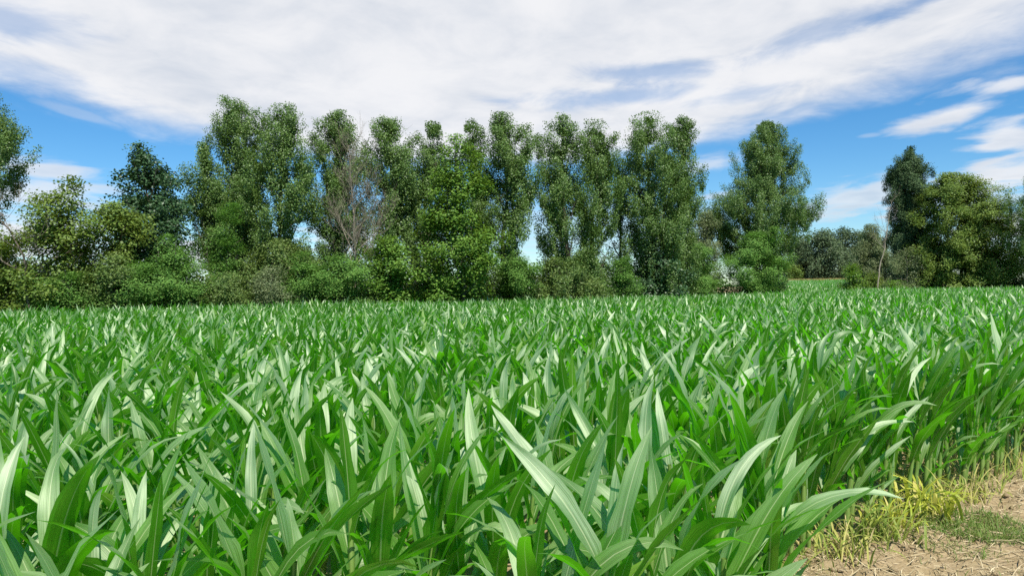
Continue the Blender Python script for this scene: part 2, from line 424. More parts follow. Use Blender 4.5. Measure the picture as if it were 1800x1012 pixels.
    # scattered clouds over the rest of the sky, out of the picture
    back = SS(nC, 0.52, 0.72, 0.0, 0.4)
    back = M('MULTIPLY', back, SS(y, 0.25, -0.25))
    dens = M('MAXIMUM', dens, back)
    dens = M('MULTIPLY', dens, SS(z, 0.0, 0.02))
    dens = M('MULTIPLY', dens, SS(z, 0.45, 0.65, 1.0, 0.08))
    shade = SS(M('ADD', M('MULTIPLY', nA, 0.5), M('MULTIPLY', nB, 0.5)), 0.30, 0.62)
    cc = N.new('ShaderNodeMix'); cc.data_type = 'RGBA'; L.new(shade, cc.inputs[0])
    cc.inputs[6].default_value = (6.4, 6.85, 7.6, 1); cc.inputs[7].default_value = (9.0, 9.0, 9.15, 1)
    mx = N.new('ShaderNodeMix'); mx.data_type = 'RGBA'; L.new(M('MULTIPLY', dens, 0.96), mx.inputs[0])
    L.new(hs.outputs[0], mx.inputs[6]); L.new(cc.outputs[2], mx.inputs[7])
    bg = N.new('ShaderNodeBackground'); bg.inputs['Strength'].default_value = 0.08
    L.new(mx.outputs[2], bg.inputs['Color'])
    out = N.new('ShaderNodeOutputWorld'); L.new(bg.outputs[0], out.inputs[0])


build_world()
sl = bpy.data.lights.new('sun', 'SUN'); sl.energy = 5.0; sl.angle = R(0.5); sl.color = (1.0, 0.945, 0.83)
so = bpy.data.objects.new('sun', sl); COL.objects.link(so)
a, e = R(SUN_AZ), R(SUN_EL)
sd = Vector((math.sin(a) * math.cos(e), math.cos(a) * math.cos(e), math.sin(e)))
so.rotation_euler = sd.to_track_quat('Z', 'Y').to_euler(); so.location = (10, -20, 40)
sc.view_settings.view_transform = 'Standard'; sc.view_settings.look = 'None'
sc.view_settings.gamma = 1; sc.view_settings.exposure = 0.36
sc.render.engine = 'CYCLES'
sc.cycles.max_bounces = 6; sc.cycles.diffuse_bounces = 2; sc.cycles.glossy_bounces = 2; sc.cycles.transmission_bounces = 4
sc.cycles.use_denoising = False


# ------------------------------------------------------------------ ground
def grid_mesh(name, xs, ys, hfun, mat):
    X, Y = np.meshgrid(xs, ys)
    v = np.stack([X.ravel(), Y.ravel(), hfun(X.ravel(), Y.ravel())], 1)
    nx, ny = len(xs), len(ys)
    i = np.arange(nx * ny).reshape(ny, nx)
    f = np.stack([i[:-1, :-1].ravel(), i[:-1, 1:].ravel(), i[1:, 1:].ravel(), i[1:, :-1].ravel()], 1)
    return mesh_obj(name, v, f, mat)


# rows of the field run along U, the outermost row on the right passes through ROW0
Udir = np.array([0.80, 0.60]); Udir /= np.linalg.norm(Udir)
Ndir = np.array([-Udir[1], Udir[0]])
ROW0 = np.array([1.49, 4.26])


def off_row(x, y):
    """signed distance from the outermost row, positive inside the field"""
    return (np.asarray(x) - ROW0[0]) * Ndir[0] + (np.asarray(y) - ROW0[1]) * Ndir[1]


def soil_h(x, y):
    p = np.stack([x, y, np.zeros_like(x)], 1)
    near = np.exp(-((x - 3) ** 2 + (y - 5) ** 2) / 60.0)
    o = off_row(x, y)
    clod = np.exp(-((o + 0.25) / 0.35) ** 2)
    h = 0.05 * (vnoise(p * 1.7, 1) - .5) + 0.03 * (vnoise(p * 5, 2) - .5)
    h = h + (0.02 + 0.06 * clod) * np.maximum(vnoise(p * 8, 3) - .45, 0) + (0.018 + .05 * clod) * (vnoise(p * 19, 4) - .5)
    h = h + 0.05 * clod
    return h * near + gz(x, y) - 0.02


xs = np.concatenate([[-900, -500, -300, -200, -140, -100, -70, -50, -35, -25, -18, -12, -8, -5, -3, -1.5, -.5, .2], np.arange(.6, 9, .045), [9.5, 10.5, 12, 15, 20, 26, 33, 40, 50, 62, 75, 90, 120, 160, 220, 320, 500, 900]])
ys = np.concatenate([[-400, -150, -60, -25, -10, -4, 0, 1.5, 2.5], np.arange(3, 11.5, .045), [12, 13, 15, 18, 22, 28, 35, 45, 55, 65, 72, 80, 88, 96, 105, 115, 125, 135, 145, 155, 170, 200, 260, 400, 700, 1200]])
tag(grid_mesh('ground', xs, ys, soil_h, M_SOIL), 'dry brown soil strewn with straw beside the corn', kind='structure')

EDGE_PX = [-600, 0, 450, 900, 1150, 1280, 1340, 1500, 1800, 2400]
EDGE_D = [27, 30, 33, 37, 42, 47, 52, 60, 60, 60]


def edge_d(px):
    return np.interp(px, EDGE_PX, EDGE_D)


def strip_mesh(name, mat):
    pxs = np.linspace(-500, 2300, 60); v = []; n = 14
    for px in pxs:
        d0 = float(edge_d(px)) - 2.5
        for t in np.linspace(0, 1, n):
            d = d0 + (900 - d0) * t ** 3
            X = (px - 900) / FPX * d
            v.append((X, d, float(gz(X, d)) - 0.005))
    i = np.arange(len(pxs) * n).reshape(len(pxs), n)
    f = np.stack([i[:-1, :-1].ravel(), i[1:, :-1].ravel(), i[1:, 1:].ravel(), i[:-1, 1:].ravel()], 1)
    return mesh_obj(name, np.array(v), f, mat)


tag(strip_mesh('meadow', M_MEADOW), 'grassy ground under and beyond the row of trees', kind='structure')


# ------------------------------------------------------------------ corn
def blades(base, phi, th0, bend, L, W, fold, twist, K, A, wave=0.009, pw=1.4, side=0.0):
    """n lance-shaped leaves -> verts (n*(K+1)*(A+1),3), quads, uvs. All parameters are arrays of length n."""
    n = len(phi)
    s = np.linspace(0, 1, K + 1)[None, :]
    pwa = np.asarray(pw)[:, None] if np.ndim(pw) else pw
    th = th0[:, None] + bend[:, None] * s ** pwa
    ds = (L / K)[:, None]
    ph = phi[:, None] + np.asarray(side)[..., None] * s ** 2 if np.ndim(side) else phi[:, None] + 0 * s
    cph, sph = np.cos(ph), np.sin(ph)
    T = np.stack([np.sin(th) * cph, np.sin(th) * sph, np.cos(th)], -1)
    mid = (T[:, :-1] + T[:, 1:]) * 0.5
    P = np.concatenate([np.zeros((n, 1, 3)), np.cumsum(mid * ds[..., None], 1)], 1) + base[:, None, :]
    Nn = np.stack([-np.cos(th) * cph, -np.cos(th) * sph, np.sin(th)], -1)
    S = np.cross(T, Nn)
    tw = twist[:, None] * s
    S2 = S * np.cos(tw)[..., None] + Nn * np.sin(tw)[..., None]
    N2 = Nn * np.cos(tw)[..., None] - S * np.sin(tw)[..., None]
    w = (1 - s) ** 0.92 * (0.55 + 2.0 * s) / 0.84
    w = np.maximum(w, 0.01) * W[:, None] * 0.5
    c = np.linspace(-1, 1, A + 1)
    f = fold[:, None] * (1 - 0.75 * s)
    rip = np.sin(s * (11 + 7 * rng.random((n, 1))) + 6.28 * rng.random((n, 1)))
    rip2 = np.sin(s * (11 + 7 * rng.random((n, 1))) + 6.28 * rng.random((n, 1)))
    V = np.empty((n, K + 1, A + 1, 3))
    for j, cj in enumerate(c):
        r = np.where(cj > 0, rip, rip2) * wave * (abs(cj) ** 2) * (w / 0.04)
        V[:, :, j] = P + S2 * (w * cj * np.cos(f))[..., None] + N2 * (w * abs(cj) * np.sin(f) + r)[..., None]
    a = np.arange(K)[:, None] * (A + 1) + np.arange(A)[None, :]
    q = np.stack([a, a + 1, a + A + 2, a + A + 1], -1).reshape(-1, 4)
    F = (np.arange(n)[:, None, None] * ((K + 1) * (A + 1)) + q[None]).reshape(-1, 4)
    uu, vv = np.meshgrid(np.linspace(0, 1, A + 1), np.linspace(0, 1, K + 1))
    uvv = np.stack([uu.ravel(), vv.ravel()], -1)
    U = np.broadcast_to(uvv[q.reshape(-1)][None], (n, q.size, 2)).reshape(-1, 2)
    return V.reshape(-1, 3), F, U


def tube(pts, rad, sides=6, cap=False):
    pts = np.asarray(pts, float); rad = np.asarray(rad, float)
    k = len(pts)
    t = np.gradient(pts, axis=0); t /= np.linalg.norm(t, axis=1)[:, None] + 1e-9
    ref = np.where(np.abs(t[:, 2:3]) > 0.95, np.array([[1.0, 0, 0]]), np.array([[0, 0, 1.0]]))
    a = np.cross(t, ref); a /= np.linalg.norm(a, axis=1)[:, None] + 1e-9
    b = np.cross(t, a)
    an = np.linspace(0, 2 * math.pi, sides, endpoint=False)
    v = pts[:, None] + rad[:, None, None] * (np.cos(an)[None, :, None] * a[:, None] + np.sin(an)[None, :, None] * b[:, None])
    i = np.arange(k * sides).reshape(k, sides); j = np.roll(i, -1, 1)
    f = np.stack([i[:-1].ravel(), j[:-1].ravel(), j[1:].ravel(), i[1:].ravel()], 1)
    return v.reshape(-1, 3), f


class Tubes:
    def __init__(s): s.v = []; s.f = []; s.n = 0
    def add(s, pts, rad, sides=6):
        v, f = tube(pts, rad, sides); s.v.append(v); s.f.append(f + s.n); s.n += len(v)
    def out(s): return np.concatenate(s.v), np.concatenate(s.f)


def field_points():
    """plant positions: rows 0.72 m apart, a plant every 0.17 m"""
    P = []
    for r in range(-9, 140):
        k = np.arange(-420, 900)
        t = k * 0.135 + rng.normal(0, 0.025, len(k)) + rng.random() * 0.15
        o = r * 0.72 + rng.normal(0, 0.03, len(k))
        P.append(ROW0[None] + t[:, None] * Udir[None] + o[:, None] * Ndir[None])
    P = np.concatenate(P)
    x, y = P[:, 0], P[:, 1]
    px = px_of(x, y)
    xb = np.interp(y, [1.0, 2.0, 3.0, 4.0, 4.36, 99], [0.28, 0.60, 1.15, 1.58, 1.68, 1.68])
    inside = (off_row(x, y) > -0.1) | (x < xb)
    ok = inside & (y > 1.5) & (y < edge_d(px)) & (np.hypot(x, y) > 2.25)
    ok &= (px > -260 - 500 / np.maximum(y, 1)) & (px < 2060 + 500 / np.maximum(y, 1))
    ok &= rng.random(len(x)) > 0.03
    return P[ok]


def plant_params(P, lod):
    """leaf parameters for plants at P (n,2); lod 0 near, 1 middle, 2 far"""
    n = len(P)
    nl = (12, 9, 7)[lod]
    H = 0.69 + rng.normal(0, 0.07, n) + 0.16 * (vnoise(np.c_[P * 0.35, np.zeros(n)], 9) - .5)
    H = H * np.where((off_row(P[:, 0], P[:, 1]) < 0.45) & (P[:, 0] > 0.9), 1.1, 1.0)
    base_phi = rng.random(n) * 6.283
    o = off_row(P[:, 0], P[:, 1])
    rimf = np.exp(-(np.maximum(o, 0) / 0.5) ** 2) * (P[:, 0] > 1.0)
    lean = rng.normal(0, 0.05, (n, 2))
    lean += rimf[:, None] * 0.05 * (-Ndir)[None] + np.array([0.035, 0.0])
    idx = np.arange(nl)[None, :] / (13 - 1.0)
    if lod == 1: idx = (np.arange(nl)[None, :] + 2) / 11.0
    if lod == 2: idx = (np.arange(nl)[None, :] + 5) / 11.0
    idx = np.broadcast_to(idx, (n, nl)) + rng.normal(0, 0.015, (n, nl))
    rim = ((o < 0.45) & (P[:, 0] > 0.9))[:, None]
    lo_ = np.where(rng.random((n, 1)) < .55, 0.06, 0.30)
    idx = np.where(rim, lo_ + (1 - lo_) * idx, idx)
    zf = 0.14 + 0.86 * idx
    z = H[:, None] * zf
    par = (np.arange(nl)[None, :] % 2) * math.pi
    ua = math.atan2(Udir[1], Udir[0])
    base_phi = np.where((o < 0.45) & (P[:, 0] > 0.9), ua + rng.normal(0, .75, n), base_phi)
    phi = base_phi[:, None] + par + rng.normal(0, 0.38, (n, nl))
    up = np.clip(idx, 0, 1)
    th0 = R(38) - R(24) * up + rng.normal(0, R(6), (n, nl))
    bend = R(62) - R(36) * up + rng.normal(0, R(15), (n, nl))
    th0 = np.where(rim, th0 * .8, th0); bend = np.where(rim, bend * .72, bend)
    flop = rng.random((n, nl)) < np.where(rim, 0.1, 0.2)
    bend = np.where(flop, bend + R(50), bend)
    L = (0.40 + 0.24 * np.sin(np.clip(up * 1.15, 0, 1) * 2.6)) * rng.normal(1, 0.12, (n, nl))
    L = np.maximum(L, 0.2)
    W = (0.049 + 0.024 * np.sin(np.clip(up, 0, 1) * 2.7)) * np.clip(rng.normal(1, 0.24, (n, nl)), .45, 1.5)
    base = np.stack([P[:, 0:1] + lean[:, 0:1] * z, P[:, 1:2] + lean[:, 1:2] * z, gz(P[:, 0:1], P[:, 1:2]) + z], -1)
    fold = R(24) + rng.normal(0, R(7), (n, nl))
    twist = rng.normal(0, R(52), (n, nl))
    side = rng.normal(0, 0.22, (n, nl)) + 0.0
    # the wind turns the blades a little to the right
    side = side + 0.30 * np.sin(-phi)
    return dict(base=base, phi=phi, th0=th0, bend=bend, L=L, W=W, fold=fold, twist=twist, side=side, pw=1.0 + 2.4 * rng.random((n, nl)) ** 1.5, H=H, lean=lean, nl=nl)


def make_blades(q, K, A, sel=None):
    g = {k: (q[k] if sel is None else q[k][sel:sel + 1]) for k in ('base', 'phi', 'th0', 'bend', 'L', 'W', 'fold', 'twist', 'side', 'pw')}
    b = g.pop('base').reshape(-1, 3)
    r = {k: v.reshape(-1) for k, v in g.items()}
    return blades(b, r['phi'], r['th0'], r['bend'], r['L'], r['W'], r['fold'], r['twist'], K, A, side=r['side'], pw=r['pw'], wave=0.011)


def stalk_tubes(T, P, H, lean, i, sides=7, segs=16):
    zs = np.linspace(-0.03, H[i] * 1.05, segs)
    pts = np.stack([P[i, 0] + lean[i, 0] * zs, P[i, 1] + lean[i, 1] * zs, gz(P[i, 0], P[i, 1]) + zs], 1)
    rad = np.interp(zs, [0, H[i]], [0.0165, 0.010]) * np.array([1.25, 0.92, 1.0, 1.1])[np.arange(segs) % 4] * (0.85 + .3 * random.random())
    T.add(pts, rad, sides)


PTS = field_points()
dist = np.hypot(PTS[:, 0], PTS[:, 1])
pxp = px_of(PTS[:, 0], PTS[:, 1])
pyp = 506 + (1.7 - 0.85) * FPX / PTS[:, 1] + (900 - pxp) * ROLL
inview = (pxp > -10) & (pxp < 1810) & (pyp < 1120)
order = np.argsort(np.where(inview, dist, 1e9))
NEAR = order[:300]
rest = np.ones(len(PTS), bool); rest[NEAR] = False
q = plant_params(PTS[NEAR], 0)
Pn = PTS[NEAR]
on = off_row(Pn[:, 0], Pn[:, 1])
for i in range(len(NEAR)):
    o_ = np.array([Pn[i, 0], Pn[i, 1], float(gz(*Pn[i]))])
    root = empty('corn_plant', o_)
    if on[i] < 0.25 and Pn[i, 0] > 1.15:
        lab, grp = 'corn plant with bare lower stalk in the outermost row beside the dry soil', 'corn plants in the outermost row by the soil'
    elif dist[NEAR[i]] < 3.1:
        lab, grp = 'large corn plant with broad arching blades at the very front of the field', 'corn plants closest to the viewer'
    elif Pn[i, 0] > 0.9 and on[i] < 1.0:
        lab, grp = 'corn plant standing just behind the outermost row near the dry soil', 'corn plants in the second row from the soil'
    else:
        lab, grp = 'green corn plant with upright pale-ribbed blades inside the near part of the field', 'corn plants inside the near field'
    tag(root, lab, 'corn plant', grp)
    T = Tubes(); stalk_tubes(T, Pn, q['H'], q['lean'], i); v, f = T.out()
    mesh_obj('stalk', v, f, M_STALK, root, org=o_)
    v, f, u = make_blades(q, 10, 4, i)
    mesh_obj('leaves', v, f, M_CORN, root, uv=u, org=o_)

VV, FF, UU, off = [], [], [], 0
T = Tubes()
for lod, d0, d1, K, A in ((0, 0, 13, 8, 4), (1, 13, 26, 5, 2), (2, 26, 999, 4, 2)):
    ii = np.where(rest & (dist >= d0) & (dist < d1))[0]
    if not len(ii): continue
    q = plant_params(PTS[ii], lod)
    v, f, u = make_blades(q, K, A)
    VV.append(v); FF.append(f + off); UU.append(u); off += len(v)
    if lod < 2:
        for k in range(len(ii)):
            o2 = off_row(*PTS[ii[k]])
            if lod == 0 or o2 < 2.5:
                stalk_tubes(T, PTS[ii], q['H'], q['lean'], k, 5, 4)
tv, tf = T.out()
crop = mesh_obj('corn_crop', np.concatenate(VV), np.concatenate(FF), M_CORNF, uv=np.concatenate(UU))
tag(crop, 'dense green corn crop filling the field up to the trees', 'corn crop', kind='stuff')
st = mesh_obj('crop_stalks', tv, tf, M_STALK, crop)


# far corn field on the rise at the right
def far_field():
    n = 17000
    d = 60.5 + 93 * rng.random(n) ** 0.8
    px = 1325 + 270 * rng.random(n)
    x = (px - 900) / FPX * d
    P = np.stack([x, d], 1)
    q = plant_params(P, 2)
    q['base'][..., 2] += 0.15
    q['W'] *= 1.25
    v, f, u = make_blades(q, 3, 2)
    o = mesh_obj('far_corn_crop', v, f, M_CORNF, uv=u)
    tag(o, 'far corn field on the rise with brown tassels along its back edge', 'corn crop', kind='stuff')
    k = rng.random(n) < sstep(118, 146, d)
    Pt = P[k]; m = len(Pt) * 3
    Pr = np.repeat(Pt, 3, 0)
    b = np.stack([Pr[:, 0], Pr[:, 1], gz(Pr[:, 0], Pr[:, 1]) + 1.15 + rng.normal(0, .05, m)], 1)
    v, f, u = blades(b, rng.random(m) * 6.28, rng.random(m) * 0.5, rng.random(m) * .5, 0.34 + 0 * b[:, 0], 0.06 + 0 * b[:, 0], 0 * b[:, 0], 0 * b[:, 0], 2, 1)
    mesh_obj('tassels', v, f, M_TASSEL, o)


far_field()


# ------------------------------------------------------------------ things on the soil
def outside_points(n, x0, x1, y0, y1, omax, omin=-9):
    x = x0 + (x1 - x0) * rng.random(n); y = y0 + (y1 - y0) * rng.random(n)
    o = off_row(x, y); k = (o < omax) & (o > omin)
    return x[k], y[k]


def lying(name, n, mat, L0, L1, W0, W1, tilt, omax, label, cat, omin=-9, box=(1.2, 9, 3.2, 11), arch=0.6):
    x, y = outside_points(n, *box, omax, omin)
    m = len(x)
    b = np.stack([x, y, soil_h(x, y) + 0.006], 1)
    z = np.zeros(m)
    L = L0 + (L1 - L0) * rng.random(m) ** 1.6
    ph = rng.normal(R(205), 0.9, m) + math.pi * (rng.random(m) < .5)
    v, f, u = blades(b, ph, R(90 - tilt) + rng.normal(0, R(7), m), rng.normal(R(tilt), R(10), m) * arch, L, W0 + (W1 - W0) * rng.random(m), z, rng.normal(0, .8, m), 4, 1, wave=0.0, side=rng.normal(0, .5, m))
    return tag(mesh_obj(name, v, f, mat), label, cat, kind='stuff')


lying('dry_straw', 70000, M_STRAW, 0.03, 0.17, 0.0025, 0.0065, 6, -0.12, 'short broken straw lying on the bare soil', 'straw')
lying('short_grass', 2600, M_GRASS, 0.03, 0.09, 0.002, 0.005, 70, -0.15, 'sparse short green grass sprouting from the soil', 'grass')
lying('dry_grass', 20000, M_DRY, 0.08, 0.32, 0.004, 0.011, 66, 0.75, 'dry yellowing grass at the foot of the corn stalks', 'dry grass', omin=-0.30)


def grass_patch(cx, cy, r, n):
    a = rng.random(n) * 6.283; rr = r * np.sqrt(rng.random(n))
    x = cx + rr * np.cos(a) * 1.3; y = cy + rr * np.sin(a)
    b = np.stack([x, y, soil_h(x, y)], 1); z = np.zeros(n)
    return blades(b, rng.random(n) * 6.283, R(15) + rng.random(n) * R(50), R(20) + rng.random(n) * R(50), 0.03 + .07 * rng.random(n), 0.003 + .003 * rng.random(n), z, z, 3, 1, wave=0)


v1, f1, _ = grass_patch(3.14, 4.90, 0.30, 2600)
v2, f2, _ = grass_patch(2.80, 4.62, 0.22, 300)
tag(mesh_obj('green_grass_patch', np.concatenate([v1, v2]), np.concatenate([f1, f2 + len(v1)]), M_GRASS),
    'low green grass patch on the soil beside the yellow grass clump', 'grass', kind='stuff')


def clods(n):
    x, y = outside_points(n * 4, 1.2, 9, 3.2, 10, 0.5)
    o = off_row(x, y)
    k = rng.random(len(x)) < np.exp(-((o + .3) / .4) ** 2) + .06
    x, y = x[k][:n], y[k][:n]; m = len(x)
    g = (1 + 5 ** .5) / 2
    iv = np.array([(-1, g, 0), (1, g, 0), (-1, -g, 0), (1, -g, 0), (0, -1, g), (0, 1, g), (0, -1, -g), (0, 1, -g), (g, 0, -1), (g, 0, 1), (-g, 0, -1), (-g, 0, 1)]) / 1.9
    it = np.array([(0, 11, 5), (0, 5, 1), (0, 1, 7), (0, 7, 10), (0, 10, 11), (1, 5, 9), (5, 11, 4), (11, 10, 2), (10, 7, 6), (7, 1, 8), (3, 9, 4), (3, 4, 2), (3, 2, 6), (3, 6, 8), (3, 8, 9), (4, 9, 5), (2, 4, 11), (6, 2, 10), (8, 6, 7), (9, 8, 1)])
    r = 0.004 + 0.024 * rng.random(m) ** 3
    v = iv[None] * (0.65 + .7 * rng.random((m, 12, 1))) * r[:, None, None] * np.stack([1 + .5 * rng.random(m), 1 + .5 * rng.random(m), .6 + .4 * rng.random(m)], 1)[:, None]
    v = v + np.stack([x, y, soil_h(x, y) + r * .2], 1)[:, None]
    f = (np.arange(m)[:, None, None] * 12 + it[None]).reshape(-1, 3)
    tag(mesh_obj('soil_clods', v.reshape(-1, 3), f, M_SOIL, smooth=False), 'loose crumbs and clods of dry soil along the corn row', 'soil', kind='stuff')


clods(1800)


def clump(name, loc, n, L0, L1, W, label, mat, cat, spread=0.09):
    x = loc[0] + rng.normal(0, spread, n); y = loc[1] + rng.normal(0, spread * .8, n)
    g = float(soil_h(np.array([loc[0]]), np.array([loc[1]]))[0])
    b = np.stack([x, y, np.full(n, g - .01)], 1)
    root = empty(name, (loc[0], loc[1], g)); tag(root, label, cat)
    ph = rng.random(n) * 6.283
    v, f, u = blades(b, ph, R(8) + rng.random(n) * R(25), R(70) + rng.random(n) * R(75), L0 + (L1 - L0) * rng.random(n), W * (0.6 + .8 * rng.random(n)), np.full(n, R(20)), rng.normal(0, .5, n), 9, 2, wave=.002, pw=1.7)
    mesh_obj('blades', v, f, mat, root, uv=u, org=(loc[0], loc[1], g))
    T = Tubes()
    for k in range(7):
        bx, by = loc[0] + random.gauss(0, spread * .5), loc[1] + random.gauss(0, spread * .5)
        h = random.uniform(.12, .26)
        T.add([(bx, by, g - .02), (bx + .01, by, g + h * .5), (bx + random.uniform(-.03, .03), by, g + h)], [.006, .005, .003], 5)
    v, f = T.out(); mesh_obj('stems', v, f, mat, root, org=(loc[0], loc[1], g))


clump('grass_clump', (2.90, 5.06), 46, 0.30, 0.55, 0.020, 'bright yellow-green drooping grass clump at the edge of the corn row', M_YGRASS, 'grass clump', 0.10)
clump('grass_clump', (2.55, 4.86), 34, 0.22, 0.42, 0.013, 'smaller pale yellow grass tuft left of the big bright clump', M_YGRASS, 'grass clump', 0.08)
clump('grass_clump', (3.5, 5.55), 30, 0.16, 0.34, 0.012, 'small dry grass tuft right of the big bright clump, near the stalks', M_DRY, 'grass clump', 0.10)
clump('grass_clump', (2.33, 4.62), 46, 0.22, 0.46, 0.014, 'pale green grass clump between the two tufts nearest the viewer', M_GRASSY, 'grass clump', 0.085)
clump('grass_clump', (2.05, 4.38), 34, 0.18, 0.36, 0.012, 'thin straw-coloured grass tuft nearest the viewer at the row end', M_DRY, 'grass clump', 0.10)


# ------------------------------------------------------------------ trees
def leaf_quads(c, n, L, W, fold=0.0):
    """diamond leaves at centres c with normals n"""
    m = len(c)
    r = rng.normal(0, 1, (m, 3))
    t = np.cross(n, r); t /= np.linalg.norm(t, axis=1)[:, None] + 1e-9
    b = np.cross(n, t)
    l = (L * (0.7 + .6 * rng.random(m)))[:, None]; w = (W * (0.7 + .6 * rng.random(m)))[:, None]
    V = np.stack([c - t * l * .5, c + b * w * .5 - t * l * .08 + n * w * .12, c + t * l * .5, c - b * w * .5 - t * l * .08 + n * w * .12], 1)
    return V.reshape(-1, 3), np.arange(m * 4).reshape(m, 4)


STY = {   # leaf length, width, leaves per cluster, cluster radius xy, z, up bias, random, noise freq, threshold, fill (leaf area per projected area)
    'poplar': (0.094, 0.082, 18, 0.22, 0.22, 0.5, 1.0, 0.95, 0.415, 3.0),
    'maple': (0.15, 0.125, 12, 0.36, 0.23, 1.1, 0.7, 0.8, 0.40, 3.4),
    'olive': (0.145, 0.12, 12, 0.30, 0.22, 0.9, 0.8, 0.8, 0.40, 3.2),
    'alder': (0.16, 0.13, 14, 0.27, 0.20, 0.7, 0.9, 0.85, 0.46, 3.6),
    'robinia': (0.115, 0.055, 34, 0.36, 0.19, 1.2, 0.6, 0.95, 0.38, 3.4),
    'shrub': (0.12, 0.09, 14, 0.24, 0.16, 0.7, 0.9, 1.0, 0.36, 3.4),
    'grey': (0.16, 0.06, 18, 0.26, 0.22, 0.4, 1.0, 0.9, 0.40, 3.0),
    'conifer': (0.16, 0.07, 22, 0.20, 0.26, 0.5, 0.8, 1.1, 0.34, 5.0),
    'far': (0.42, 0.34, 14, 0.75, 0.55, 0.6, 0.9, 0.3, 0.36, 3.6),
}


BOUGH = {   # bough length, radius, rise in degrees
    'poplar': (1.6, 0.29, 62), 'maple': (1.1, 0.50, 24), 'olive': (1.1, 0.50, 30), 'alder': (1.2, 0.48, 30), 'robinia': (0.9, 0.46, 24),
    'shrub': (0.8, 0.42, 35), 'grey': (1.2, 0.38, 55), 'conifer': (1.2, 0.36, 72), 'far': (3.0, 1.5, 50)}


WIDER = {'conifer': 0.98, 'far': 1.0, 'olive': 1.02, 'poplar': 1.11}


